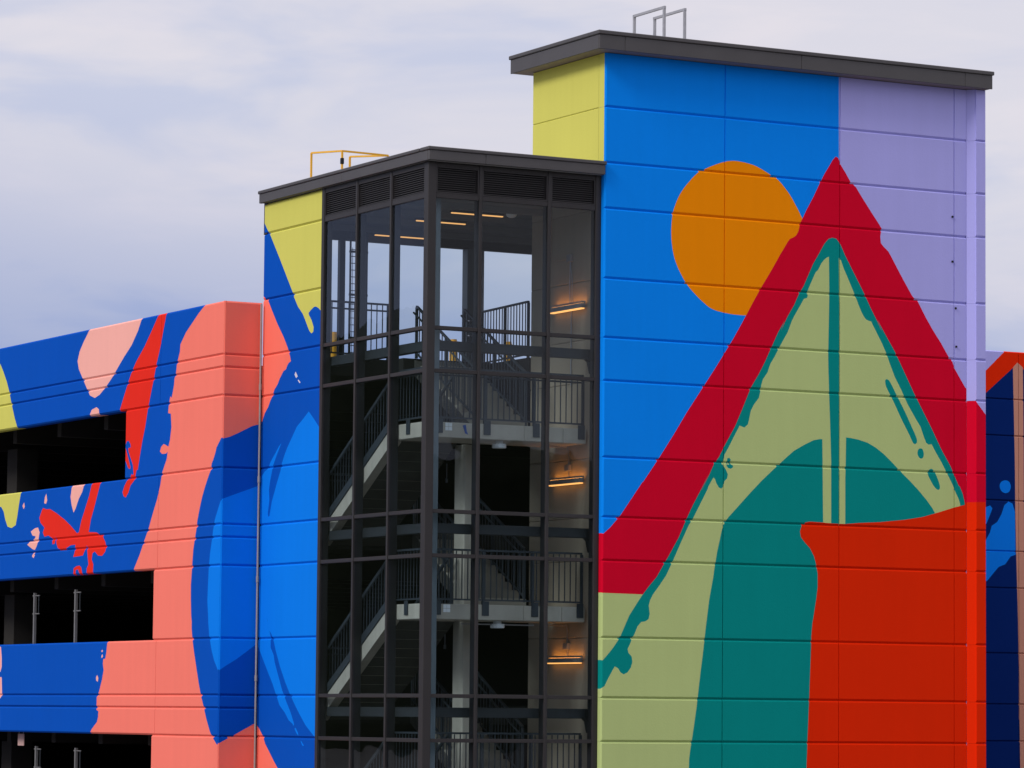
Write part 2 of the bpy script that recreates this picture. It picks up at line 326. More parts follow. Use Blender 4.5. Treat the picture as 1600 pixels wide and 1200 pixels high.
# ------------------------------------------------------------------ mural outlines, metres on each wall
TOWER_ART = [
 ('lavender', [(5.156,12.917),(5.168,8.483),(11.384,8.877),(11.357,2.794),(11.406,13.753)]),
 ('lavender', [(5.178,9.957),(5.182,8.484),(8.892,4.47),(11.365,4.56),(11.391,10.411)]),
 ('ochre', [(2.808,10.396),(2.883,10.396),(2.961,10.391),(3.039,10.383),(3.117,10.372),(3.195,10.358),(3.27,10.34),(3.339,10.317),(3.403,10.291),(3.466,10.264),(3.528,10.236),(3.588,10.208),(3.645,10.18),(3.701,10.153),(3.755,10.127),(3.807,10.095),(3.857,10.053),(3.905,10.006),(3.951,9.959),(3.995,9.912),(4.037,9.865),(4.077,9.815),(4.115,9.764),(4.15,9.711),(4.186,9.655),(4.223,9.601),(4.26,9.545),(4.295,9.48),(4.336,9.417),(4.375,9.346),(4.386,9.227),(4.365,9.033),(4.317,8.792),(4.226,8.545),(4.07,8.289),(3.872,8.029),(3.691,7.813),(3.544,7.663),(3.413,7.557),(3.301,7.488),(3.22,7.464),(3.158,7.477),(3.088,7.491),(2.999,7.491),(2.902,7.492),(2.805,7.495),(2.709,7.503),(2.612,7.514),(2.524,7.527),(2.447,7.541),(2.378,7.558),(2.313,7.581),(2.251,7.612),(2.194,7.65),(2.137,7.691),(2.078,7.734),(2.02,7.78),(1.961,7.83),(1.902,7.883),(1.842,7.939),(1.786,7.999),(1.735,8.063),(1.689,8.131),(1.646,8.2),(1.606,8.267),(1.571,8.335),(1.54,8.402),(1.514,8.47),(1.494,8.537),(1.476,8.608),(1.462,8.686),(1.451,8.767),(1.443,8.845),(1.44,8.916),(1.439,8.984),(1.442,9.055),(1.447,9.131),(1.454,9.209),(1.465,9.281),(1.478,9.339),(1.494,9.392),(1.516,9.449),(1.544,9.519),(1.578,9.593),(1.619,9.667),(1.664,9.736),(1.715,9.804),(1.774,9.874),(1.847,9.953),(1.927,10.035),(2.0,10.101),(2.055,10.141),(2.103,10.164),(2.157,10.189),(2.223,10.219),(2.294,10.25),(2.367,10.28),(2.443,10.31),(2.52,10.338),(2.596,10.361),(2.667,10.378),(2.737,10.389)]),
 ('crimson', [(5.089,10.652),(5.024,10.585),(4.944,10.462),(4.835,10.3),(4.727,10.108),(4.583,9.837),(4.439,9.597),(4.331,9.391),(4.281,9.311),(4.27,9.234),(4.245,9.15),(4.188,9.067),(4.134,9.036),(4.063,9.006),(4.009,8.942),(3.92,8.805),(3.831,8.672),(3.653,8.387),(3.441,8.071),(3.264,7.788),(3.088,7.491),(2.983,7.319),(2.808,7.038),(2.703,6.882),(2.424,6.477),(2.112,6.043),(1.801,5.611),(1.527,5.197),(1.185,4.709),(0.879,4.298),(0.845,4.268),(0.575,3.904),(0.372,3.633),(0.17,3.421),(-0.014,3.269),(-0.132,3.207),(-0.124,2.221),(-0.006,2.224),(0.877,2.215),(5.041,1.43),(8.889,2.733),(8.742,5.709),(8.59,5.874),(8.401,6.067),(8.325,6.157),(8.144,6.35),(8.098,6.379),(7.854,6.724),(7.797,6.861),(7.722,6.935),(7.535,7.204),(7.347,7.442),(7.179,7.68),(6.992,7.979),(6.862,8.079),(6.676,8.347),(6.49,8.629),(6.379,8.801),(6.305,8.91),(6.194,8.996),(6.131,9.062),(6.116,9.185),(6.13,9.26),(6.156,9.333),(6.082,9.43),(5.934,9.611),(5.713,9.888),(5.548,10.107),(5.456,10.156),(5.309,10.367),(5.199,10.512),(5.162,10.602),(5.14,10.637),(5.096,10.652)]),
 ('green', [(-0.258,2.189),(-0.006,2.224),(0.877,2.215),(0.883,0.071),(-0.239,0.062)]),
 ('teal', [(5.02,9.092),(4.93,9.062),(4.839,8.967),(4.731,8.791),(4.587,8.568),(4.479,8.348),(4.372,8.128),(4.264,7.969),(4.157,7.75),(4.014,7.529),(3.872,7.263),(3.943,7.434),(3.801,7.214),(3.659,6.934),(3.518,6.654),(3.377,6.406),(3.201,6.141),(3.026,5.757),(2.852,5.389),(2.642,5.051),(2.504,4.806),(2.399,4.683),(2.296,4.47),(2.123,4.166),(2.296,4.5),(2.123,4.196),(1.951,3.907),(1.814,3.651),(1.643,3.29),(1.438,2.959),(1.302,2.749),(1.166,2.539),(0.996,2.358),(0.877,2.215),(0.759,2.059),(0.591,1.821),(0.49,1.615),(0.39,1.408),(0.256,1.231),(0.122,1.083),(-0.012,0.95),(-0.146,0.875),(-0.141,0.353),(-0.18,-6.726),(8.647,-7.059),(8.089,3.947),(8.085,4.086),(8.085,4.147),(8.04,4.316),(7.965,4.468),(7.946,4.467),(7.834,4.679),(7.759,4.831),(7.534,5.162),(7.31,5.553),(7.086,5.913),(6.9,6.213),(6.677,6.603),(6.455,6.991),(6.27,7.258),(6.048,7.584),(6.166,7.345),(6.048,7.554),(5.901,7.791),(5.753,8.059),(5.643,8.237),(5.459,8.532),(5.313,8.768),(5.203,8.976),(5.111,9.077),(5.02,9.092)]),
 ('green', [(4.941,8.72),(4.883,8.697),(4.822,8.644),(4.768,8.58),(4.696,8.453),(4.641,8.404),(4.57,8.262),(4.498,8.12),(4.444,7.995),(4.466,7.945),(4.444,7.901),(4.38,7.885),(4.301,7.758),(4.158,7.537),(4.015,7.271),(4.122,7.474),(4.015,7.226),(3.838,6.943),(3.731,6.756),(3.636,6.615),(3.597,6.522),(3.572,6.446),(3.519,6.377),(3.466,6.305),(3.431,6.197),(3.414,6.091),(3.379,5.954),(3.273,5.828),(3.203,5.705),(3.168,5.553),(3.141,5.447),(3.063,5.383),(2.993,5.404),(2.957,5.415),(2.818,5.178),(2.713,4.994),(2.626,4.856),(2.616,4.781),(2.588,4.72),(2.532,4.7),(2.596,4.66),(2.663,4.573),(2.702,4.491),(2.688,4.419),(2.629,4.363),(2.612,4.279),(2.563,4.22),(2.507,4.239),(2.454,4.312),(2.418,4.4),(2.387,4.42),(2.28,4.255),(2.262,4.201),(2.09,3.897),(1.952,3.655),(1.849,3.504),(1.678,3.173),(1.508,2.828),(1.372,2.574),(1.236,2.394),(1.1,2.228),(1.032,2.109),(1.005,2.006),(1.027,1.86),(1.004,1.765),(0.932,1.72),(0.847,1.709),(0.769,1.626),(0.702,1.478),(0.648,1.398),(0.622,1.325),(0.561,1.207),(0.582,1.134),(0.647,1.076),(0.665,0.974),(0.632,0.872),(0.565,0.783),(0.48,0.744),(0.412,0.781),(0.361,0.853),(0.293,0.887),(0.253,0.829),(0.159,0.676),(0.076,0.524),(-0.008,0.476),(-0.142,0.411),(-0.18,-6.726),(1.504,-6.79),(1.879,-1.124),(1.894,-0.772),(1.91,-0.655),(1.977,-0.273),(2.043,0.14),(2.11,0.671),(2.176,1.144),(2.242,1.677),(2.309,2.153),(2.394,2.57),(2.411,2.689),(2.478,3.047),(2.53,3.257),(2.581,3.467),(2.643,3.603),(2.72,3.695),(2.895,3.865),(3.175,4.144),(3.457,4.409),(3.811,4.708),(4.024,4.882),(4.167,4.993),(4.382,5.108),(4.597,5.208),(4.742,5.238),(4.803,5.238),(4.812,4.686),(4.817,4.202),(4.826,3.664),(4.927,3.54),(5.006,3.657),(5.003,4.815),(4.987,5.3),(4.956,6.029),(4.937,6.515),(4.929,6.819),(4.941,7.43),(4.951,8.01),(4.941,8.713)]),
 ('teal', [(2.686,4.789),(2.732,4.803),(2.763,4.772),(2.757,4.732),(2.708,4.707),(2.694,4.67),(2.75,4.684),(2.806,4.669),(2.82,4.633),(2.768,4.598),(2.708,4.611),(2.669,4.648),(2.686,4.709)]),
 ('green', [(5.167,8.713),(5.214,8.67),(5.277,8.521),(5.387,8.313),(5.515,8.06),(5.607,7.866),(5.681,7.717),(5.743,7.622),(5.791,7.57),(5.857,7.549),(5.909,7.54),(5.956,7.456),(6.012,7.367),(6.159,7.129),(6.27,6.92),(6.344,6.74),(6.455,6.499),(6.603,6.26),(6.752,5.99),(6.938,5.722),(7.049,5.573),(7.124,5.391),(7.18,5.27),(7.236,5.236),(7.31,5.245),(7.385,5.125),(7.534,4.915),(7.684,4.674),(7.796,4.492),(7.853,4.371),(7.946,4.204),(7.984,4.091),(7.834,4.0),(7.609,3.9),(7.392,3.918),(7.329,4.014),(7.198,4.163),(7.013,4.341),(6.827,4.503),(6.605,4.679),(6.383,4.869),(6.199,5.015),(6.015,5.13),(5.832,5.214),(5.613,5.266),(5.43,5.289),(5.339,5.294),(5.33,4.706),(5.323,4.524),(5.325,3.613),(5.191,3.609),(5.188,4.518),(5.177,4.731),(5.181,5.917),(5.181,7.443)]),
 ('teal', [(6.271,6.45),(6.254,6.449),(6.242,6.439),(6.234,6.427),(6.23,6.412),(6.23,6.394),(6.234,6.371),(6.24,6.348),(6.249,6.319),(6.271,6.275),(6.311,6.209),(6.363,6.128),(6.419,6.036),(6.478,5.932),(6.541,5.818),(6.604,5.707),(6.67,5.599),(6.735,5.495),(6.789,5.408),(6.825,5.344),(6.85,5.297),(6.871,5.264),(6.891,5.242),(6.907,5.233),(6.923,5.232),(6.94,5.237),(6.957,5.25),(6.968,5.268),(6.972,5.287),(6.971,5.311),(6.96,5.347),(6.938,5.396),(6.906,5.457),(6.863,5.534),(6.808,5.634),(6.743,5.751),(6.678,5.864),(6.615,5.968),(6.552,6.069),(6.493,6.163),(6.438,6.254),(6.387,6.338),(6.345,6.401),(6.313,6.434),(6.29,6.446)]),
 ('teal', [(7.049,5.157),(7.033,5.154),(7.015,5.146),(7.001,5.134),(6.99,5.113),(6.982,5.087),(6.979,5.062),(6.983,5.037),(6.992,5.013),(7.005,4.992),(7.024,4.975),(7.046,4.963),(7.068,4.958),(7.088,4.964),(7.107,4.978),(7.12,4.997),(7.126,5.023),(7.127,5.055),(7.124,5.083),(7.117,5.107),(7.106,5.128),(7.094,5.144),(7.08,5.153),(7.065,5.157)]),
 ('teal', [(7.291,4.773),(7.269,4.765),(7.245,4.751),(7.228,4.733),(7.22,4.712),(7.218,4.686),(7.224,4.656),(7.241,4.619),(7.265,4.577),(7.292,4.536),(7.321,4.493),(7.354,4.45),(7.385,4.416),(7.415,4.392),(7.443,4.377),(7.467,4.373),(7.485,4.38),(7.498,4.397),(7.504,4.42),(7.502,4.45),(7.493,4.486),(7.478,4.527),(7.456,4.577),(7.429,4.632),(7.403,4.678),(7.383,4.711),(7.365,4.735),(7.347,4.753),(7.329,4.766),(7.311,4.773)]),
 ('vermilion', [(9.694,4.212),(8.097,4.157),(8.089,4.107),(7.834,4.046),(7.392,3.918),(7.087,3.837),(6.68,3.772),(6.127,3.711),(5.616,3.677),(5.325,3.649),(5.035,3.652),(4.782,3.662),(4.53,3.669),(4.423,3.651),(4.344,3.588),(4.305,3.475),(4.327,3.371),(4.406,3.282),(4.532,3.166),(4.622,3.017),(4.67,2.868),(4.706,2.688),(4.707,2.447),(4.679,2.235),(4.636,1.994),(4.59,1.752),(4.566,1.512),(4.566,1.421),(4.547,0.941),(4.523,0.341),(4.49,-0.377),(4.467,-0.959),(4.405,-6.899),(9.665,-7.097)]),
]
PILASTER_ART = [
 ('crimson', [(7.804,6.432),(8.029,6.325),(8.218,6.142),(8.301,6.047),(8.482,5.85),(8.709,5.605),(8.691,-5.596),(7.501,-5.562),(7.504,6.417)]),
 ('vermilion', [(7.503,4.13),(9.011,4.188),(8.987,-7.905),(7.501,-7.841)]),
]
STAIR_ART = [
 ('yellow', [(7.289,9.639),(7.049,9.519),(6.913,9.378),(6.761,9.237),(6.309,8.722),(5.935,8.281),(5.675,7.978),(5.674,7.947),(5.49,7.746),(5.273,7.588),(5.186,7.489),(5.091,7.373),(4.982,7.242),(4.889,7.182),(4.806,7.209),(4.795,7.297),(4.883,7.432),(4.991,7.533),(5.027,7.583),(4.924,7.635),(4.8,7.679),(4.703,7.683),(4.576,7.635),(4.471,7.571),(4.019,7.405),(4.105,10.271),(7.325,10.657)]),
 ('coral', [(7.384,8.117),(7.051,8.087),(6.954,8.031),(6.828,7.973),(6.638,7.753),(6.412,7.5),(6.114,7.211),(5.928,6.994),(5.815,6.816),(5.776,6.72),(5.868,6.696),(5.938,6.646),(5.986,6.581),(6.107,6.55),(6.198,6.473),(6.282,6.401),(6.358,6.313),(6.499,6.221),(6.582,6.096),(6.681,6.009),(6.779,5.891),(6.921,5.791),(7.04,5.626),(7.295,5.579)]),
 ('speck', [(5.556,6.503),(5.461,6.404),(5.531,6.375),(5.604,6.445)]),
 ('speck', [(5.431,6.341),(5.337,6.282),(5.372,6.266),(5.459,6.327)]),
 ('azure', [(4.954,5.699),(5.202,5.568),(5.472,5.438),(5.679,5.247),(5.886,5.056),(6.01,4.915),(6.112,4.772),(6.172,4.627),(6.295,4.448),(6.418,4.25),(6.542,4.051),(6.641,3.777),(6.697,3.764),(6.717,3.836),(6.652,4.093),(6.68,4.281),(6.641,4.428),(6.581,4.574),(6.5,4.756),(6.355,4.934),(6.147,5.163),(6.274,5.096),(6.4,4.992),(6.612,4.836),(6.675,4.765),(6.716,4.692),(6.868,4.662),(6.996,4.575),(7.047,4.522),(7.344,4.442),(7.29,1.348),(7.142,1.326),(7.042,1.242),(6.839,1.013),(6.588,0.744),(6.389,0.539),(6.214,0.314),(6.064,0.131),(5.822,-0.011),(5.652,-0.152),(5.471,-0.222),(5.432,-0.262),(5.406,-0.221),(5.563,-0.01),(5.758,0.192),(5.955,0.416),(6.156,0.722),(6.307,0.948),(6.359,1.091),(6.499,1.236),(6.505,1.452),(6.565,1.563),(6.49,1.507),(6.401,1.423),(6.266,1.172),(6.065,0.864),(5.817,0.558),(5.622,0.355),(5.38,0.132),(5.187,-0.029),(4.902,-0.248),(4.573,-0.426),(4.248,-0.582),(4.094,5.355),(4.507,5.38),(4.72,5.538)]),
 ('azure', [(5.342,-0.292),(5.232,-0.387),(5.211,-0.442),(5.292,-0.402),(5.389,-0.312)]),
 ('azure', [(5.101,-0.531),(4.959,-0.63),(5.029,-0.631),(5.101,-0.561)]),
 ('cobalt', [(6.705,1.847),(6.673,1.778),(6.636,1.722),(6.672,1.759)]),
 ('coral', [(7.431,-0.224),(7.151,-0.227),(6.988,-0.304),(6.788,-0.466),(6.686,-0.609),(6.488,-0.77),(6.291,-0.931),(6.095,-1.08),(5.802,-1.328),(5.401,-2.085),(5.054,-7.051),(7.424,-7.26)]),
]
GARAGE_ART = [
 ('salmon', [(8.018,8.204),(8.008,7.944),(8.293,7.817),(8.595,7.652),(8.898,7.486),(9.162,7.268),(9.18,7.126),(9.268,6.972),(9.319,6.88),(9.351,6.723),(9.425,6.6),(9.443,6.473),(9.493,6.349),(9.551,6.225),(9.616,6.261),(9.681,6.105),(9.713,5.931),(9.578,5.912),(9.535,5.647),(9.596,5.395),(9.669,5.255),(9.789,5.294),(9.909,5.323),(10.027,5.275),(10.087,5.182),(9.981,5.128),(9.782,5.124),(9.705,5.161),(9.738,5.019),(9.965,4.742),(10.035,4.521),(10.182,4.239),(10.409,3.927),(10.598,3.645),(10.791,3.426),(11.022,3.143),(11.319,2.844),(12.614,1.392),(12.655,1.189),(12.708,1.059),(12.809,1.053),(12.83,0.961),(12.782,0.829),(12.857,0.633),(13.014,0.37),(13.12,0.272),(13.124,0.009),(13.021,-0.017),(13.033,-0.139),(13.087,-0.238),(13.361,-0.388),(13.427,-0.447),(13.595,-0.884),(13.288,-9.028),(5.762,-8.261),(4.54,-6.965),(5.054,8.117)]),
 ('cobalt', [(6.549,5.374),(7.138,5.285),(7.246,5.198),(7.355,5.11),(7.39,5.034),(7.482,4.899),(7.626,4.719),(7.461,4.929),(7.569,4.81),(7.602,4.687),(7.711,4.567),(7.855,4.387),(7.998,4.174),(8.104,3.959),(8.209,3.713),(8.241,3.557),(8.31,3.371),(8.378,3.154),(8.408,2.935),(8.436,2.685),(8.466,2.466),(8.453,2.152),(8.427,1.869),(8.372,1.649),(8.4,1.775),(8.394,1.618),(8.347,1.399),(8.26,1.148),(8.134,0.835),(8.008,0.523),(7.884,0.275),(7.764,0.089),(7.643,-0.127),(7.444,-0.403),(7.29,-0.525),(7.123,-0.637),(6.334,-0.485)]),
 ('azure', [(6.587,4.42),(7.129,4.058),(7.271,3.862),(7.377,3.711),(7.445,3.527),(7.511,3.281),(7.578,3.065),(7.627,2.787),(7.652,2.446),(7.67,2.135),(7.62,1.824),(7.593,1.513),(7.618,1.762),(7.553,1.451),(7.43,1.171),(7.311,0.985),(7.132,0.798),(6.463,1.039)]),
 ('rose', [(13.847,7.976),(13.861,8.263),(10.997,8.181),(11.11,7.955),(11.304,7.716),(11.621,7.446),(11.986,7.244),(12.27,7.068),(12.597,6.86),(12.927,6.684),(13.262,6.54),(13.517,6.49),(13.779,6.558),(13.96,6.722),(14.189,6.94),(14.418,7.159),(14.497,7.335),(14.393,7.53),(14.183,7.716),(13.972,7.868)]),
 ('rose', [(13.421,6.29),(13.291,6.241),(13.237,6.004),(13.78,6.038),(13.777,6.145),(13.678,6.25)]),
 ('red', [(10.271,8.214),(9.83,8.175),(9.876,7.947),(10.007,7.642),(10.152,7.298),(10.338,6.956),(10.484,6.611),(10.632,6.297),(10.742,6.045),(10.85,5.727),(10.999,5.411),(11.108,5.124),(11.195,4.869),(11.261,4.872),(11.334,4.68),(11.559,4.567),(11.652,4.434),(11.788,4.336),(11.897,4.364),(11.959,4.448),(11.866,4.575),(11.745,4.668),(11.543,4.756),(11.427,4.913),(11.559,5.116),(11.64,5.087),(11.554,5.001),(11.591,4.905),(11.691,4.933),(11.805,5.063),(12.02,5.239),(12.059,6.096),(12.186,6.137),(11.95,6.451),(11.754,6.7),(11.596,6.886),(11.359,7.098),(10.961,7.362),(10.57,7.688),(10.298,7.925)]),
 ('cobalt', [(11.782,5.488),(11.674,5.482),(11.589,5.412),(11.57,5.352),(11.709,5.337),(11.672,5.253),(11.559,5.116),(11.446,4.979),(11.404,4.782),(11.487,4.786),(11.577,4.953),(11.683,5.122),(11.772,5.258),(11.861,5.394)]),
 ('red', [(13.564,4.755),(13.109,4.733),(13.291,4.443),(13.45,4.183),(13.612,3.957),(13.711,3.7),(13.298,3.679),(12.953,3.583),(12.82,3.463),(12.756,3.362),(12.811,3.265),(12.976,3.181),(13.19,3.194),(13.365,3.283),(13.492,3.253),(13.529,3.122),(13.438,3.019),(13.454,2.804),(13.79,2.813),(13.779,2.946),(13.696,3.027),(13.748,3.195),(13.802,3.43),(13.926,3.301),(14.009,3.22),(14.532,3.206),(14.45,3.318),(14.43,3.461),(14.676,3.459),(14.938,3.401),(15.159,3.367),(15.402,3.423),(15.479,3.52),(15.532,3.675),(15.569,3.523),(15.703,3.511),(15.737,3.648),(15.939,3.707),(16.165,3.691),(16.261,3.78),(16.175,3.886),(16.409,3.998),(16.478,4.104),(16.332,4.27),(16.261,4.308),(16.104,4.274),(15.877,4.268),(15.512,4.168),(15.058,4.014),(14.696,3.865),(14.354,3.7),(14.25,3.713),(14.131,3.944),(13.926,4.203),(13.722,4.462)]),
 ('red', [(14.347,3.006),(14.173,3.014),(14.083,2.971),(14.015,2.819),(14.163,2.823),(14.256,2.943),(14.386,2.923),(14.381,2.812),(14.521,2.816),(14.494,2.966)]),
 ('rose', [(14.653,4.774),(13.953,4.774),(14.116,4.547),(14.285,4.42),(14.45,4.225),(14.56,4.139),(14.674,4.302),(14.744,4.474)]),
 ('rose', [(16.103,4.61),(16.05,4.463),(16.11,4.391),(16.22,4.409),(16.181,4.538)]),
 ('rose', [(17.376,4.476),(17.334,4.381),(17.396,4.331),(17.466,4.404)]),
 ('rose', [(16.952,3.829),(16.724,3.89),(16.541,3.9),(16.444,3.793),(16.501,3.658),(16.525,3.59),(16.611,3.49),(16.7,3.424),(16.839,3.446),(16.98,3.495),(17.15,3.55),(16.941,3.622),(16.712,3.666),(16.669,3.716),(16.854,3.74)]),
 ('rose', [(16.77,3.358),(16.693,3.304),(16.782,3.248),(16.859,3.299)]),
 ('rose', [(12.877,1.247),(12.834,1.224),(12.883,1.188),(12.927,1.218)]),
 ('rose', [(12.865,1.158),(12.829,1.109),(12.894,1.067),(12.922,1.11)]),
 ('rose', [(13.116,0.726),(13.054,0.666),(13.084,0.584),(13.17,0.617),(13.182,0.683)]),
 ('rose', [(19.181,1.374),(18.575,1.367),(18.515,1.14),(18.503,0.931),(18.573,0.819),(19.15,0.822)]),
 ('rose', [(19.143,0.706),(18.49,0.704),(18.45,0.321),(18.541,0.244),(19.117,0.243)]),
 ('yellow', [(20.536,7.862),(19.544,7.786),(18.951,7.599),(18.748,7.407),(18.544,7.18),(18.388,6.957),(18.229,6.665),(18.022,6.336),(17.819,6.078),(17.766,5.097),(17.562,4.808),(17.583,4.677),(17.682,4.43),(17.763,4.19),(17.847,4.002),(18.08,3.948),(18.32,3.985),(18.472,4.148),(18.577,4.328),(18.727,4.433),(19.36,4.537),(20.353,4.723)]),
]
RETURN_ART = [
 ('cobalt', [(-4.542,5.255),(-4.44,5.263),(-4.257,5.31),(-4.095,5.382),(-3.932,5.464),(-3.79,5.535),(-3.687,5.568),(-3.605,5.577),(-3.481,5.583),(-3.5,-0.18),(-3.636,-0.227),(-4.019,-0.426),(-4.426,-0.633),(-4.533,-0.679)]),
 ('azure', [(-4.521,4.057),(-4.42,4.091),(-4.035,4.231),(-3.627,4.38),(-3.463,4.434),(-3.526,1.378),(-3.65,1.283),(-4.043,1.008),(-4.267,0.878),(-4.39,0.798),(-4.469,0.801)]),
]
WING_ART = [
 ('lavender', [(13.01,7.993),(14.188,8.056),(14.188,7.962),(13.664,7.499),(13.01,6.953)]),
 ('vermilion', [(14.188,8.056),(14.188,7.962),(13.664,7.499),(13.01,6.953),(13.009,6.469),(13.663,7.012),(14.409,7.614),(14.516,7.707),(14.665,7.609),(15.568,6.865),(16.001,6.885),(16.006,8.154)]),
 ('tan', [(14.4,7.613),(14.516,7.731),(14.666,7.627),(14.673,6.963),(14.683,5.777),(14.698,3.134),(14.728,1.68),(14.79,-1.079),(14.908,-7.917),(14.773,-7.912),(14.577,-1.079),(14.525,2.092),(14.497,2.991),(14.477,3.614),(14.458,4.516),(14.447,5.558)]),
 ('azure', [(14.191,5.149),(14.229,5.146),(14.266,5.136),(14.297,5.118),(14.319,5.089),(14.334,5.052),(14.339,5.015),(14.334,4.978),(14.319,4.94),(14.297,4.909),(14.266,4.888),(14.228,4.875),(14.19,4.871),(14.153,4.878),(14.115,4.896),(14.084,4.919),(14.062,4.95),(14.047,4.987),(14.042,5.022),(14.047,5.054),(14.062,5.085),(14.084,5.11),(14.115,5.129),(14.153,5.143)]),
 ('azure', [(13.787,4.59),(13.85,4.53),(13.787,4.389),(13.702,4.214),(13.596,4.072),(13.597,4.521)]),
 ('azure', [(14.275,4.69),(14.381,4.652),(14.445,4.48),(14.464,3.544),(14.336,3.506),(14.273,3.435),(14.187,3.329),(14.018,3.272),(13.891,3.148),(13.721,2.971),(13.595,2.899),(13.596,3.796),(13.672,3.833),(13.786,4.009),(13.829,4.149),(13.977,4.24),(14.083,4.399),(14.169,4.61)]),
]

for_tower, for_pilaster, for_stair, for_garage, for_return, for_wing = map(bounds, (TOWER_ART, PILASTER_ART, STAIR_ART, GARAGE_ART, RETURN_ART, WING_ART))

GZ = -3.25                                    # ground level
J = {1: 11.194, 2: 10.156, 3: 9.308, 4: 8.011, 5: 6.915, 6: 6.120, 7: 4.712, 8: 3.615, 9: 2.820, 10: 1.412, 11: .315, 12: -.480, 13: -1.888, 14: -2.985}
DECKS = (6.75, 3.45, .15)
LANDS = (5.25, 1.97, -1.33)

# ------------------------------------------------------------------ ground, and an added unseen ring mirrored as skyline in the glass
g = MB(); n = 48; rr = 2500
g.face([(rr*math.cos(2*math.pi*k/n), rr*math.sin(2*math.pi*k/n), GZ) for k in range(n)], MAT['ground'])
tag(g.build('ground'), kind='structure')
hl = MB(); cx, cy = -10, 0; seg = 220; rings = []
for k in range(seg):
    t = 2*math.pi*k/seg; az = math.degrees(math.atan2(math.cos(t), math.sin(t)))        # 0 = +Y, positive to the right
    wv = sum(math.sin(t*fq+ph)*am for fq, ph, am in ((7, 1, 1.4), (17, 2.2, 1.0), (41, .4, .8), (67, 3, .6), (103, 5, .45)))
    deg = 5.3 + 3.2*math.exp(-((az+32)/17)**2)
    rad = 260; h = rad*math.tan(R(deg)) + wv + random.uniform(-.7, .7)
    rings.append([(cx+(rad+q)*math.cos(t), cy+(rad+q)*math.sin(t), GZ-.5+(h-GZ)*s) for q, s in ((0, 0), (14, .55), (22, .85), (30, 1.0), (120, .7), (300, 0))])
for k in range(seg):
    A, B = rings[k], rings[(k+1) % seg]
    for i in range(5): hl.face((A[i], B[i], B[i+1], A[i+1]), MAT['skyline'])
tag(hl.build('skyline_ring'), kind='structure')

# ------------------------------------------------------------------ lift tower
tower = thing('elevator_tower', (4.2, 1.4, GZ), 'tall painted tower with orange sun and red and green triangle mural', 'tower')
cols = [0, 2.606, 5.188, 7.839, 8.127]
rows = [12.2] + [J[k] for k in range(1, 15)] + [GZ]
for r in range(len(rows)-1):
    z1, z0 = rows[r], rows[r+1]
    for c in range(4):
        ch = [.010, .010, CH, CH]; lf = None
        if c == 0: ch[0] = .03
        if c == 3: ch[1] = .0
        if r == 0: ch[3] = .004
        if c == 0 and z0 > 10.05: lf = 'yellow'
        panel(tower, front_plane(0), cols[c], cols[c+1], z0, z1, for_tower, 'blue', depth=.23, ch=ch, left=lf)
# projecting pilaster panels at the far end, continuing the mural
def pil_plane(u, z, d): return (u, -.15+d, z)
for r in range(len(rows)-1):
    z1, z0 = rows[r], rows[r+1]
    panel(tower, pil_plane, 8.247, 8.495, z0, z1, for_pilaster, 'lavender', depth=.149, mitre=-.12, ch=(.006, .02, CH, CH) if r else (.006, .02, .026, .004))
# upper left wall, above the stair roof (yellow), and the bare concrete below it inside the stair
for r in range(len(rows)-1):
    z1, z0 = rows[r], rows[r+1]
    yel = z0 > 10.0
    if rows[r] > 10.2 and z0 < 10.2: yel = True
    panel(tower, left_plane(0), .232, 2.75, z0, z1, [], 'yellow' if yel else 'bare', depth=.2,
          ch=(.006, .012, .016, .016) if r else (.006, .012, .016, .004), cd=.014, mats=dict(PM, bare=MAT['wall_concrete']))
b = MB(); b.box((.205, 2.55, GZ), (8.48, 2.75, 12.19), MAT['wall_concrete']); b.box((8.135, .002, GZ), (8.48, 2.545, 12.19), PM['lavender'])
b.build('rear_wall', tower)
# fascia with coping, in lengths
def fascia_run(parent, horizontal, fixed, cuts, z0, zc, z1, t, lip):
    """boards t thick with a slightly proud coping above"""
    for a, c in zip(cuts, cuts[1:]):
        a2, c2 = a+.003, c-.003
        f, k = MB(), MB()
        if horizontal:
            f.box((a2, fixed, z0), (c2, fixed+t, zc-.003), MAT['bronze'], .006)
        else:
            f.box((fixed, a2, z0), (fixed+t, c2, zc-.003), MAT['bronze'], .006)
        f.build('fascia', parent)
    k = MB()
    if horizontal: k.box((cuts[0]-lip, fixed-lip, zc), (cuts[-1]+lip, fixed+.34, z1), MAT['bronze'], .012)
    else: k.box((fixed-lip, cuts[0]+.34-lip+.003, zc), (fixed+.34, cuts[-1]+lip, z1), MAT['bronze'], .012)
    k.build('coping', parent)
fascia_run(tower, True, -.33, [-.32, .23, 4.1, 7.87, 8.52], 12.2, 12.47, 12.545, .03, .028)
fascia_run(tower, False, -.32, [-.297, 3.07], 12.2, 12.47, 12.545, .03, .028)
b = MB(); b.box((-.287, -.297, 12.205), (8.495, 3.06, 12.235), MAT['soffit']); b.build('soffit', tower)
b = MB(); b.box((-.285, -.295, 12.30), (8.49, 3.06, 12.45), MAT['roof']); b.build('roof_slab', tower)
for u, z in ((7.791, 9.685), (7.791, 8.811), (7.866, 7.906), (7.88, 7.161)):
    q = MB(); q.tube([(u, -.006, z), (u, -.022, z)], .022, MAT['dark'], 8); q.build('anchor_bolt', tower)

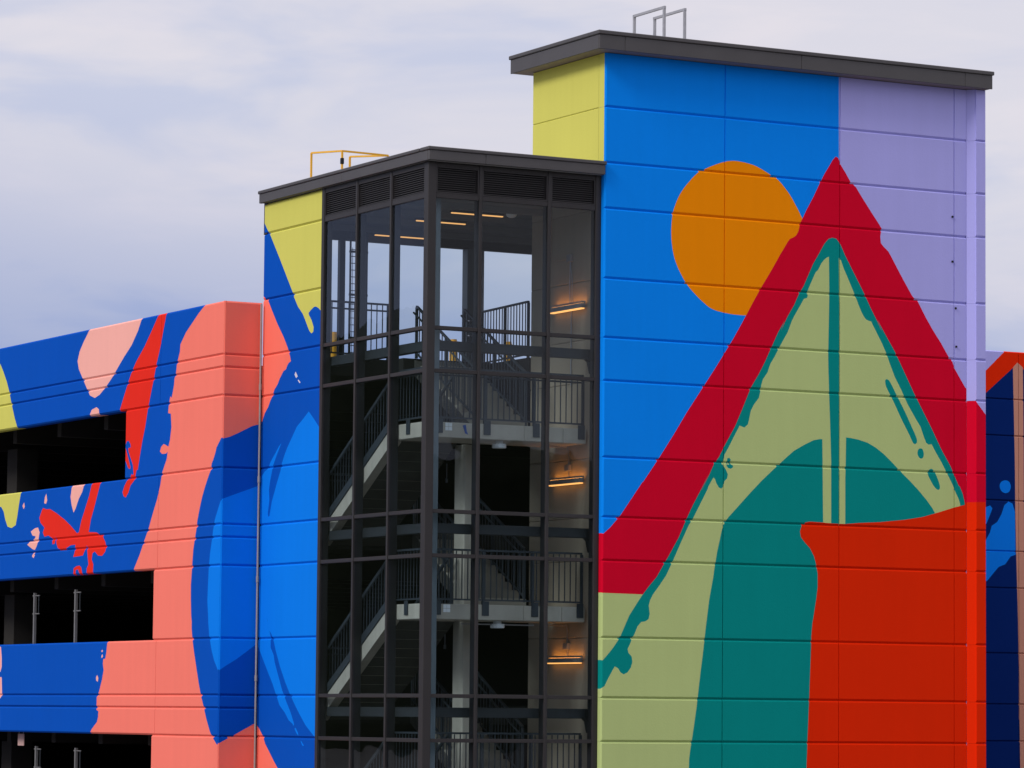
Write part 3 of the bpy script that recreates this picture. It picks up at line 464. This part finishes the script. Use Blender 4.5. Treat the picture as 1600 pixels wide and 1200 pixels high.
# guard loops of the tower's roof ladder
def loop_rail(name, pts, r, m, label, cat, group=None, base=None):
    t = thing(name, base or pts[0], label, cat, group)
    MB().tube(pts, r, m, 6).build('rail', t)
    return t
def guard_loop(x, label):
    t = thing('roof_guard_rail', (x, 1.35, 12.5), label, 'guard rail', 'steel hoops on the tower roof')
    MB().bar((x, .45, 12.4), (x, .45, 13.24), .045, .045, MAT['galv']).build('post', t)
    MB().bar((x, 1.55, 12.4), (x, 1.55, 13.24), .045, .045, MAT['galv']).build('post', t)
    MB().bar((x, .42, 13.262), (x, 1.58, 13.262), .045, .045, MAT['galv']).build('top_rail', t)
guard_loop(1.53, 'left of two grey steel hoops standing on the tower roof')
guard_loop(1.98, 'right of two grey steel hoops standing on the tower roof')

# ------------------------------------------------------------------ stair tower shell
SX = -3.587
stair = thing('stair_tower', (-1.8, 3.5, GZ), 'glass walled stair tower between the mural tower and the car park', 'stair tower')
srows = [9.905, J[3], J[4], J[5], J[6], J[7], J[8], J[9], J[10], J[11], J[12], J[13], J[14], GZ]
for z1, z0 in zip(srows, srows[1:]):
    panel(stair, left_plane(SX), 4.49, 7.075, z0, z1, for_stair, 'cobalt', depth=.2, ch=(.012, .02, CH, CH))
fascia_run(stair, True, -.07, [-3.68, -2.52, -.02], 9.915, 10.095, 10.16, .066, .022)
fascia_run(stair, False, -3.68, [-.003, 3.5, 7.13], 9.915, 10.095, 10.16, .066, .022)
# roof slab over stair and lobby, ceiling under it
b = MB(); b.box((-3.61, .0, 9.92), (-.004, 7.12, 10.12), MAT['roof']); b.box((.21, 2.76, 9.92), (4.6, 7.12, 10.12), MAT['roof']); b.build('roof_slab', stair)
b = MB(); b.box((-3.38, .32, 9.52), (-.02, 6.95, 9.56), MAT['ceiling']); b.box((-.018, 2.77, 9.52), (4.5, 6.95, 9.56), MAT['ceiling']); b.build('ceiling', stair)
for k in range(5):
    y = .9+k*1.35
    MB().box((-3.36, y, 9.40), (-.03 if y < 2.6 else 4.4, y+.10, 9.517), MAT['ceiling']).build('roof_beam', stair)
# rear frame of the open top storey
MB().box((-3.58, 6.96, 9.30), (4.6, 7.10, 9.915), MAT['frame']).build('header_beam', stair)
MB().box((4.45, 2.8, 9.30), (4.6, 6.955, 9.915), MAT['frame']).build('header_beam', stair)
for x0, x1 in ((-1.97, -1.85), (4.45, 4.6)):
    MB().box((x0, 6.98, 6.76), (x1, 7.09, 9.296), MAT['frame'], .006).build('post', stair)
MB().box((.82, 6.86, 6.76), (1.20, 7.09, 9.296), MAT['steel'], .008).build('post', stair)
# louvres, mullions, transoms, glass
TR = [9.31, 6.915, 6.14, 3.615, 2.82, .315, -.48, -2.985, GZ]
FX = [-3.587, -2.52, -1.09, -.024]            # mullion lines of the front
LY = [.12, 1.61, 3.01, 4.43]                  # mullion lines of the left side
FY = .12                                      # outer glass line of the front
MB().box((SX-.012, FY-.012, GZ), (SX+.155, FY+.155, 9.91), MAT['frame'], .008).build('corner_post', stair)
for x in FX[1:3]:
    MB().box((x-.032, FY-.01, GZ), (x+.032, FY+.19, 9.91), MAT['frame'], .005).build('mullion', stair)
MB().box((-.115, FY-.01, GZ), (-.004, FY+.17, 9.91), MAT['frame'], .005).build('mullion', stair)
for y in LY[1:3]:
    MB().box((SX-.01, y-.032, GZ), (SX+.19, y+.032, 9.91), MAT['frame'], .005).build('mullion', stair)
MB().box((SX-.01, LY[3]-.05, GZ), (SX+.17, LY[3]+.055, 9.91), MAT['frame'], .005).build('mullion', stair)
fspans = [(SX+.157, FX[1]-.034), (FX[1]+.034, FX[2]-.034), (FX[2]+.034, -.117)]
lspans = [(FY+.157, LY[1]-.034), (LY[1]+.034, LY[2]-.034), (LY[2]+.034, LY[3]-.052)]
for z in TR[:-1] + [9.872]:
    hz = .034 if z != TR[0] else .045
    for a, c in fspans: MB().box((a, FY+.002, z-hz), (c, FY+.12, z+hz), MAT['frame'], .004).build('transom', stair)
    for a, c in lspans: MB().box((SX+.002, a, z-hz), (SX+.12, c, z+hz), MAT['frame'], .004).build('transom', stair)
for z1, z0 in zip(TR, TR[1:]):
    if z0 == GZ: continue
    for a, c in fspans: MB().box((a-.002, FY+.03, z0+.03), (c+.002, FY+.045, z1-.03), MAT['glass']).build('glass_pane', stair)
    for a, c in lspans: MB().box((SX+.03, a-.002, z0+.03), (SX+.045, c+.002, z1-.03), MAT['glass']).build('glass_pane', stair)
def louvre(front, a, c):
    z0, z1 = 9.358, 9.836
    f = MB()
    def bx(l0, l1, d0, d1, za, zb):
        if front: f.box((l0, FY+d0, za), (l1, FY+d1, zb), MAT['frame'])
        else: f.box((SX+d0, l0, za), (SX+d1, l1, zb), MAT['frame'])
    bx(a+.001, a+.028, .004, .1, z0, z1); bx(c-.028, c-.001, .004, .1, z0, z1)
    bx(a+.029, c-.029, .004, .1, z0, z0+.022); bx(a+.029, c-.029, .004, .1, z1-.022, z1)
    fb = f; f = MB()
    if front: f.box((a+.001, FY+.13, z0), (c-.001, FY+.14, z1), MAT['dark'])
    else: f.box((SX+.13, a+.001, z0), (SX+.14, c-.001, z1), MAT['dark'])
    f.build('louvre_backing', stair)
    fr = fb.build('louvre_frame', stair)
    L2 = (c-a-.06)/2
    def slat(m):
        if front: m.prism([(-.022, -.006), (-.022, .004), (.022, .010), (.022, .004)], 0, -L2, L2, MAT['slat'])
        else: m.prism([(-.022, -.006), (-.022, .004), (.022, .010), (.022, .004)], 0, -L2, L2, MAT['slat'])
    me = unit_mesh('louvre_slat', slat); n = 11
    for k in range(n):
        z = z0+.045+(z1-z0-.09)*k/(n-1); mid = (a+c)/2
        if front: piece('louvre_slat', me, fr, (mid, FY+.052, z))
        else: piece('louvre_slat', me, fr, (SX+.052, mid, z), (0, 0, -math.pi/2))
for a, c in fspans: louvre(True, a, c)
for a, c in lspans: louvre(False, a, c)
# steel behind the glass: corner column, wind beams between the transoms
MB().box((-3.40, .34, GZ), (-3.21, .53, 9.50), MAT['steel'], .01).build('steel_column', stair)
for z in (6.62, 3.32, .02):
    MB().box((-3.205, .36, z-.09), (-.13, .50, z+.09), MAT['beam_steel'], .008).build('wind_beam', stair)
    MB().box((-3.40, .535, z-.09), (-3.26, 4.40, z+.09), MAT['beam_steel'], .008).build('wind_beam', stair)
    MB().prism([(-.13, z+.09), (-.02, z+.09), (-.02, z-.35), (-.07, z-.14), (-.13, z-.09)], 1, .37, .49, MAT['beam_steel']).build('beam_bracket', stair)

# ------------------------------------------------------------------ stairs: landings, flights, decks
RISE = 1.65
for L0, D in zip(LANDS, DECKS):
    b = MB()
    for x0, x1 in ((-3.38, -2.3), (-2.296, -1.35), (-1.346, -.55), (-.546, -.06)):
        b.box((x0, .50, L0-.28), (x1, 1.72, L0), MAT['concrete'], .012)
    b.build('landing', stair)
    nst = 9; y0, y1 = 1.72, 4.22                                   # flight up to the deck
    fl = MB()
    poly = [(y0, L0-.28), (y0, L0)]
    dz = (D-L0)/nst; dy = (y1-y0)/nst
    fl.prism([(y0, L0-.28), (y0+.003, L0-.02), (y1, D-.03), (y1, D-.33)], 0, -1.72, -.62, MAT['shaded_concrete'])
    f_up = fl.build('stair_flight', stair)
    me = unit_mesh('step', lambda m: m.prism([(0, -.16), (0, dz), (dy+.02, dz), (dy+.02, -.02)], 0, -.55, .55, MAT['dim_concrete']))
    for k in range(nst-1): piece('step', me, f_up, (-1.17, y0+k*dy, L0+k*dz))
    D2 = D-3.3; y2 = 4.75; n2 = 11                                 # flight down to the deck below
    f_dn = MB().prism([(y0+.12, L0-.30), (y0+.12, L0-.005), (y2, D2-.01), (y2, D2-.30)], 0, -3.38, -3.20, MAT['concrete'])
    f_dn.prism([(y0+.12, L0-.28), (y0+.12, L0-.10), (y2, D2-.10), (y2, D2-.28)], 0, -3.197, -2.05, MAT['shaded_concrete'])
    f_dn = f_dn.build('stair_flight', stair)
    MB().prism([(y0+.12, L0+.0), (y0+.12, L0+.17), (y2, D2+.17), (y2, D2)], 0, -3.40, -3.383, MAT['railing']).build('stringer_plate', stair)
    dz2 = (L0-D2)/n2; dy2 = (y2-y0-.12)/n2
    me = unit_mesh('step', lambda m: m.prism([(0, -dz2-.1), (0, 0), (dy2+.02, 0), (dy2+.02, -dz2)], 0, -.57, .57, MAT['dim_concrete']))
    for k in range(n2): piece('step', me, f_dn, (-2.625, y0+.12+k*dy2, L0-.02-k*dz2))
for D in DECKS:
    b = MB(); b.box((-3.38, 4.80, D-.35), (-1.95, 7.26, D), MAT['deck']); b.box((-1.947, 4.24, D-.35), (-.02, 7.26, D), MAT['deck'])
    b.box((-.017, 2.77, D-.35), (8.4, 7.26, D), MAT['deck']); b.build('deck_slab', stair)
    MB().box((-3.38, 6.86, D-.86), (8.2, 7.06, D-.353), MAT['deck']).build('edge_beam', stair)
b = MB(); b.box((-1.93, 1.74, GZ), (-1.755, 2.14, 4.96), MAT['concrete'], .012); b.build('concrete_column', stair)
b = MB(); b.box((2.9, 6.95, GZ), (8.3, 7.07, 6.39), MAT['deck']); b.build('added_core_wall', stair)  # wall added to keep the garage behind it dark

# ------------------------------------------------------------------ railings
BAL = {}
def baluster_mesh(h):
    k = round(h, 3)
    if k not in BAL:
        BAL[k] = unit_mesh('baluster', lambda m: m.bar((0, 0, 0), (0, 0, h), .016, .016, MAT['railing']))
    return BAL[k]
def railing(p0, p1, label, group, posts=2, brackets=None, top=.98, wall=None, grab=True):
    p0, p1 = Vector(p0), Vector(p1); d = p1-p0; n = max(2, int(Vector((d.x, d.y)).length/.115))
    t = thing('stair_railing', (p0+p1)/2, label, 'railing', group)
    up_ = Vector((0, 0, 1))
    MB().bar(p0+up_*top, p1+up_*top, .05, .035, MAT['railing']).build('top_rail', t)
    MB().bar(p0+up_*.085, p1+up_*.085, .03, .03, MAT['railing']).build('bottom_rail', t)
    if grab:
        off = Vector((-d.y, d.x, 0)).normalized()*.07
        MB().tube([p0+off+up_*(top-.12), p1+off+up_*(top-.12)], .019, MAT['railing'], 6).build('handrail', t)
    for k in range(posts):
        q = p0 + d*(k/(posts-1) if posts > 1 else .5)
        MB().bar(q-up_*.02, q+up_*(top-.02), .045, .045, MAT['railing']).build('post', t)
    me = baluster_mesh(top-.12)
    for k in range(1, n):
        q = p0 + d*(k/n); piece('baluster', me, t, q+up_*.1)
    return t
def brackets(t, pts, axis):
    for x, y, z in pts:
        b = MB()
        if axis == 'Y': b.box((x-.07, y-.02, z-.2), (x+.07, y-.003, z+.06), MAT['railing'], .003)
        else: b.box((x-.02, y-.07, z-.2), (x-.003, y+.07, z+.06), MAT['railing'], .003)
        b.build('bracket', t)
WH = ('upper', 'middle', 'lowest')
for (L0, D, wname) in zip(LANDS, DECKS, WH):
    t = railing((-3.2, .53, L0), (-.12, .53, L0), f'dark railing along the front of the {wname} concrete landing', 'railings on the landings', posts=4)
    brackets(t, [(x, .50, L0) for x in (-3.12, -2.14, -1.12, -.17)], 'Y')
    t = railing((-3.35, .62, L0), (-3.35, 1.84, L0), f'short dark railing on the left side of the {wname} concrete landing', 'railings on the landings', posts=2)
    brackets(t, [(-3.38, y, L0) for y in (1.2, 1.84)], 'X')
    railing((-3.30, 1.9, L0), (-3.30, 4.72, D-3.3), f'sloping dark railing on the outer side of the flight down from the {wname} landing', 'railings on the flights', posts=3)
    railing((-2.10, 1.9, L0), (-2.10, 4.72, D-3.3), f'sloping dark railing on the inner side of the flight down from the {wname} landing', 'railings on the flights', posts=3)
    railing((-1.69, 1.74, L0+.12), (-1.69, 4.2, D+.02), f'left sloping railing of the flight climbing from the {wname} landing', 'railings on the flights', posts=3)
    railing((-.66, 1.74, L0+.12), (-.66, 4.2, D+.02), f'right sloping railing of the flight climbing from the {wname} landing', 'railings on the flights', posts=3)
    railing((-3.3, 4.84, D), (-1.98, 4.84, D), {'upper': 'level railing at the open top storey, left of the flight', 'middle': 'level railing on the dim middle floor, left of the flight', 'lowest': 'level railing on the dark lowest floor, left of the flight'}[wname], 'railings along the floor edges', posts=2, top=1.07)
railing((.03, 2.9, 6.74), (.03, 4.75, 6.70), 'level railing against the sky beside the concrete wall of the top storey', 'railings along the floor edges', posts=3, top=1.09, grab=False)

# ------------------------------------------------------------------ lamps, detectors, conduits
for z, wn in ((7.55, 'top storey'), (4.31, 'middle storey'), (1.0, 'lower storey')):
    t = thing('wall_light', (-.06, 1.2, z), f'lit linear wall light on the concrete wall of the {wn} behind glass', 'wall light', 'warm wall lights in the stair')
    MB().box((-.13, .60, z-.04), (-.035, 1.80, z+.045), MAT['pipe'], .004).build('body', t)
    MB().box((-.125, .62, z-.062), (-.05, 1.78, z-.042), MAT['lamp']).build('diffuser', t)
    MB().box((-.11, .64, z+.047), (-.05, 1.76, z+.055), MAT['lamp_up']).build('uplight', t)
    MB().box((-.13, .60, z+.047), (-.122, 1.80, z+.085), MAT['pipe']).box((-.119, .60, z+.047), (-.04, .608, z+.085), MAT['pipe']).build('shade', t)
    MB().box((-.033, 1.1, z-.05), (-.002, 1.3, z+.05), MAT['pipe']).build('mount', t)
t = thing('conduit', (-.03, 1.2, 7.4), 'thin vertical conduits and junction box above the top wall light', 'conduit', 'conduits on the stair wall')
MB().tube([(-.02, 1.16, 6.1), (-.02, 1.16, 7.5)], .012, MAT['galv'], 6).build('pipe', t)
MB().tube([(-.02, 1.22, 7.62), (-.02, 1.22, 8.45)], .012, MAT['galv'], 6).build('pipe', t)
MB().tube([(-.02, 1.14, 7.62), (-.02, 1.14, 8.1), (-.02, 1.19, 8.3), (-.02, 1.2, 8.42)], .009, MAT['galv'], 6).build('pipe', t)
MB().box((-.06, 1.14, 8.42), (-.002, 1.30, 8.56), MAT['pipe'], .006).build('junction_box', t)
MB().tube([(-.02, 1.30, 8.48), (-.02, 1.9, 8.5), (-.02, 1.95, 8.6), (-.02, 1.95, 9.5)], .01, MAT['wall_concrete'], 6).build('pipe', t)
for z, wn in ((4.31, 'middle'), (1.0, 'lower')):
    t = thing('conduit', (-.03, 1.2, z+.3), f'short bent conduit above the {wn} wall light under the landing', 'conduit', 'conduits on the stair wall')
    MB().tube([(-.03, 1.2, z+.06), (-.03, 1.2, z+.56), (-.06, 1.2, z+.64), (-.5, 1.2, z+.645)], .013, MAT['pipe'], 6).build('pipe', t)
    MB().box((-.075, 1.13, z+.2), (-.002, 1.30, z+.32), MAT['pipe'], .006).build('junction_box', t)
for x0, x1, y, wn in ((-1.66, -.54, 2.90, 'nearest'), (-1.68, -.60, 4.30, 'middle'), (-1.33, -.2, 6.75, 'farthest')):
    t = thing('ceiling_light', ((x0+x1)/2, y, 9.5), f'{wn} of the glowing strip lights under the stair tower ceiling', 'ceiling light', 'strip lights on the stair ceiling')
    MB().box((x0, y-.05, 9.425), (x1, y+.05, 9.47), MAT['frame']).build('body', t)
    MB().box((x0+.01, y-.022, 9.405), (x1-.01, y+.022, 9.424), MAT['tube']).build('diffuser', t)
    for xx in (x0+.15, x1-.15): MB().bar((xx, y, 9.471), (xx, y, 9.52), .02, .02, MAT['frame']).build('hanger', t)
def dome(x, y, z, label, flat=False):
    t = thing('ceiling_detector', (x, y, z), label, 'detector', 'white devices on the ceilings')
    m = MB()
    m.tube([(x, y, z), (x, y, z-.05)], .075, MAT['white'], 12); m.build('base', t)
    bm = MB(); n = 12
    prof = [(.1, -.052), (.1, -.10), (.085, -.135), (.05, -.155), (.0, -.16)] if not flat else [(.13, -.052), (.13, -.12), (.12, -.13), (.0, -.131)]
    pts = [[(x+r*math.cos(2*math.pi*k/n), y+r*math.sin(2*math.pi*k/n), z+h) for k in range(n)] for r, h in prof[:-1]]
    bm.face(pts[0][::-1], MAT['white'])
    for a, c in zip(pts, pts[1:]):
        for k in range(n): bm.face((a[k], a[(k+1) % n], c[(k+1) % n], c[k]), MAT['white'])
    bm.face(pts[-1], MAT['white']); bm.build('cover', t)
dome(-.55, 2.55, 9.515, 'round white device on the ceiling of the top storey')
dome(-1.75, .75, LANDS[0]-.283, 'white device under the upper landing', True)
dome(-1.75, .75, LANDS[1]-.283, 'white device under the middle landing', True)
t = tag(MB().box((-2.5, .735, LANDS[1]-.36), (-1.0, .765, LANDS[1]-.335), MAT['pipe']).build('conduit'), 'thin straight conduit under the middle landing behind its white device', 'conduit', 'conduits on the stair wall')
# switch plates and tape on the landing edges
for L0, wn in ((LANDS[0], 'upper'), (LANDS[1], 'middle')):
    t = thing('cover_plate', (-2.93, .5, L0-.1), f'small white square plate on the edge of the {wn} landing', 'plate', 'plates on the landing edges')
    for i in (0, 1):
        for j in (0, 1):
            MB().box((-3.0+i*.072, .489, L0-.15+j*.072), (-2.935+i*.072, .498, L0-.085+j*.072), MAT['white']).build('plate', t)
t = MB(); t.prism([(-2.62, L0) if False else (-2.64, 5.20), (-2.58, 5.22), (-2.56, 5.10), (-2.53, 5.04), (-2.59, 5.06), (-2.61, 5.12)], 1, .492, .498, MAT['tape'])
tag(t.build('tape_strip'), 'scrap of blue tape on the edge of the upper landing', 'tape')
# pendants hanging below the landings (hanger rods with caps)
for L0, wn in ((LANDS[0], 'upper'), (LANDS[1], 'middle')):
    for k, x in enumerate((-.35, -.13, .18)):
        t = tag(MB().tube([(x, 6.45, L0-.62), (x, 6.45, L0-.32)], .012, MAT['galv'], 6).tube([(x, 6.45, L0-.70), (x, 6.45, L0-.62)], .028, MAT['galv'], 6).build('hanger_rod'),
                f'thin hanging rod with cap, {("left", "middle", "right")[k]} of three in the dark below the {wn} landing', 'rod', 'hanging rods behind the landings')

# ladder cage beside the rear post
t = thing('caged_ladder', (-1.75, 6.6, 6.75), 'tall mesh caged ladder in the open top storey by the left glass', 'ladder')
for x in (-1.98, -1.80, -1.62): MB().bar((x, 6.5, 6.8), (x, 6.5, 9.5), .03, .03, MAT['railing']).build('stile', t)
rm = unit_mesh('rung', lambda m: m.bar((-.18, 0, 0), (.18, 0, 0), .014, .014, MAT['railing']))
for k in range(17): piece('rung', rm, t, (-1.80, 6.5, 6.9+k*.135))
wm = unit_mesh('mesh_wire', lambda m: m.bar((0, 0, 0), (0, 0, 2.25), .008, .008, MAT['railing']))
for k in range(5): piece('mesh_wire', wm, t, (-1.94+k*.065, 6.49, 6.85))
for k in range(3): MB().box((-2.0, 6.48, 7.3+k*.85), (-1.6, 6.52, 7.34+k*.85), MAT['railing']).build('hoop', t)
t = thing('pull_handle_ladder', (1.0, 6.8, 7.9), 'three pale rungs fixed to the grey post of the top storey', 'ladder')
for z in (6.98, 7.55, 7.85):
    MB().tube([(.82, 6.85, z-.02), (.82, 6.72, z-.02), (1.05, 6.72, z), (1.05, 6.85, z)], .018, MAT['galv'], 6).build('rung', t)
MB().tube([(1.10, 6.74, 7.85), (1.10, 6.74, 9.25)], .018, MAT['galv'], 6).build('side_rail', t)
# yellow bollards on the roof deck
for x, y, r, label in ((-1.30, 8.6, .085, 'yellow bollard on the roof deck seen through the left glass'), (1.44, 8.6, .085, 'yellow bollard on the roof deck seen beside the grey post'), (2.62, 8.4, .07, 'yellow bollard on the roof deck near the concrete wall')):
    t = thing('bollard', (x, y, 6.75), label, 'bollard', 'yellow bollards on the roof deck')
    MB().tube([(x, y, 6.75), (x, y, 7.60)], r, MAT['yellow_metal'], 14).build('post', t)
    MB().tube([(x, y, 7.60), (x, y, 7.64)], r*.8, MAT['yellow_metal'], 14).build('cap', t)
# yellow hatch railing on the stair roof
t = thing('hatch_railing', (-2.0, 6.3, 10.12), 'yellow safety railing standing on the stair tower roof', 'railing')
Y = MAT['yellow_metal']
P = [(-2.62, 7.0), (-2.23, 6.42), (-1.18, 6.50), (-1.75, 7.05)]
ht = 10.98
for (x, y) in P: MB().bar((x, y, 10.12), (x, y, ht), .034, .034, Y).build('post', t)
for a, c in ((0, 1), (1, 2), (2, 3)):
    MB().bar((*P[a], ht), (*P[c], ht), .034, .034, Y).build('top_rail', t)
for z in (10.42, 10.72): MB().box((-2.26, 6.385, z), (-2.20, 6.455, z+.12), MAT['dark'], .01).build('hinge_plate', t)

# ------------------------------------------------------------------ parking garage
GX, RY = -4.4075, 7.08
gar = thing('parking_garage', (8, 22, GZ), 'low parking garage painted blue, coral and red with dark openings', 'parking garage')
YE = 44.0
top = [7.96, J[5], 6.667, J[6]]
def grow(ya, yb, z0, z1, **k): panel(gar, left_plane(GX), ya, yb, z0, z1, for_garage, 'cobalt', depth=.22, **k)
bands = [(7.96, J[5]), (J[5], 6.667), (6.667, J[6]), (J[7], J[8]), (J[8], 3.367), (3.367, J[9]), (J[10], J[11]), (J[11], .067), (.067, J[12]), (J[13], J[14]), (J[14], GZ)]
vj = [RY, 10.12, 22.2, YE]
for z1, z0 in bands:
    for a, c in zip(vj, vj[1:]):
        first = a == RY
        grow(a, c, z0, z1, ch=(.02 if first else .008, .008, CH, CH), mitre=first)
for z1, z0, yo in ((J[6], J[7], 11.85), (J[9], J[10], 10.3), (J[12], J[13], 10.28)):
    grow(RY, yo, z0, z1, ch=(.02, .012, CH, CH), mitre=True)
    grow(24.0, 26.2, z0, z1, ch=(.012, .012, CH, CH)); grow(38.0, 40.2, z0, z1, ch=(.012, .012, CH, CH))
# return wall joining the stair tower, facing the front
for z1, z0 in bands + [(J[6], J[7]), (J[9], J[10]), (J[12], J[13])]:
    panel(gar, front_plane(RY), GX, SX-.002, z0, z1, for_return, 'coral', depth=.22, ch=(.02, .004, CH, CH), mitre=True)
# wing to the right of the tower
wrows = [7.96, J[5], J[6], J[7], J[8], J[9], J[10], J[11], J[12], J[13], J[14], GZ]
for z1, z0 in zip(wrows, wrows[1:]):
    for a, c in ((8.50, 14.55), (14.55, 20.5)):
        panel(gar, front_plane(RY), a, c, z0, z1, for_wing, 'navy', depth=.2, ch=(.008, .008, .022, .022), mats=PM)
# decks, stems, columns and closing walls added to keep the inside dark
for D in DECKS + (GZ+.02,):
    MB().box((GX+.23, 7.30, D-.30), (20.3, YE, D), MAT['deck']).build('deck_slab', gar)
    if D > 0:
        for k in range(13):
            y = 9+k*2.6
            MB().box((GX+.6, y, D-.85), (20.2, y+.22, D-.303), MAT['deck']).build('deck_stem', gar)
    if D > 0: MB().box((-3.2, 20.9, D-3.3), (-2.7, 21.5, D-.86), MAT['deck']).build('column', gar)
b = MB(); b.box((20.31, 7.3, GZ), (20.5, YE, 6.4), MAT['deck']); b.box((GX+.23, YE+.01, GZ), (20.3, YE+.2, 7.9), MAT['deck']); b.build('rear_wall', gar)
b = MB(); b.box((8.0, 7.3, GZ), (8.2, 30, 6.38), MAT['deck']); b.build('added_core_wall', gar)

# downpipe in the corner
t = thing('downpipe', (-3.66, 7.0, GZ), 'thin grey downpipe in the corner between coral return and stair tower', 'downpipe')
MB().tube([(-3.655, 7.0, GZ), (-3.655, 7.0, 7.93)], .02, MAT['pipe'], 10).build('pipe', t)
for z in (6.30, 2.56, .65, 4.5): MB().tube([(-3.655, 7.0, z-.06), (-3.655, 7.0, z+.06)], .028, MAT['pipe'], 10).build('coupling', t)
# posts standing inside the openings
for y, zd, ztop, label in ((17.35, .15, 2.52, 'slim steel post inside the middle opening, far left'), (15.03, .15, 2.54, 'slim steel post inside the middle opening, nearer the coral pier'),
                      (17.1, -3.15, -.78, 'slim steel post inside the lowest opening, far left'), (14.87, -3.15, -.79, 'slim steel post inside the lowest opening, nearer the coral pier')):
    t = thing('barrier_post', (-4.12, y, zd), label, 'post', 'steel posts inside the openings')
    x = -4.12
    MB().bar((x, y, zd), (x, y, ztop), .055, .055, MAT['dull']).build('post', t)
    for z in (ztop-.06, ztop-.45):
        MB().bar((x, y-.26, z), (x, y+.12, z), .02, .02, MAT['dull']).build('arm', t)
    MB().bar((x, y-.22, ztop-.45), (x, y-.22, ztop-.06), .016, .016, MAT['railing']).build('brace', t)
t = thing('hanging_sign', (-4.1, 18.0, -.5), 'small faded sign hanging at the top of the lowest opening', 'sign')
MB().box((-4.12, 17.85, -.78), (-4.10, 18.2, -.52), MAT['sign'], .004).build('board', t)
MB().bar((-4.11, 17.9, -.52), (-4.11, 17.9, -.30), .012, .012, MAT['galv']).build('hanger', t)
MB().bar((-4.11, 18.15, -.52), (-4.11, 18.15, -.30), .012, .012, MAT['galv']).build('hanger', t)
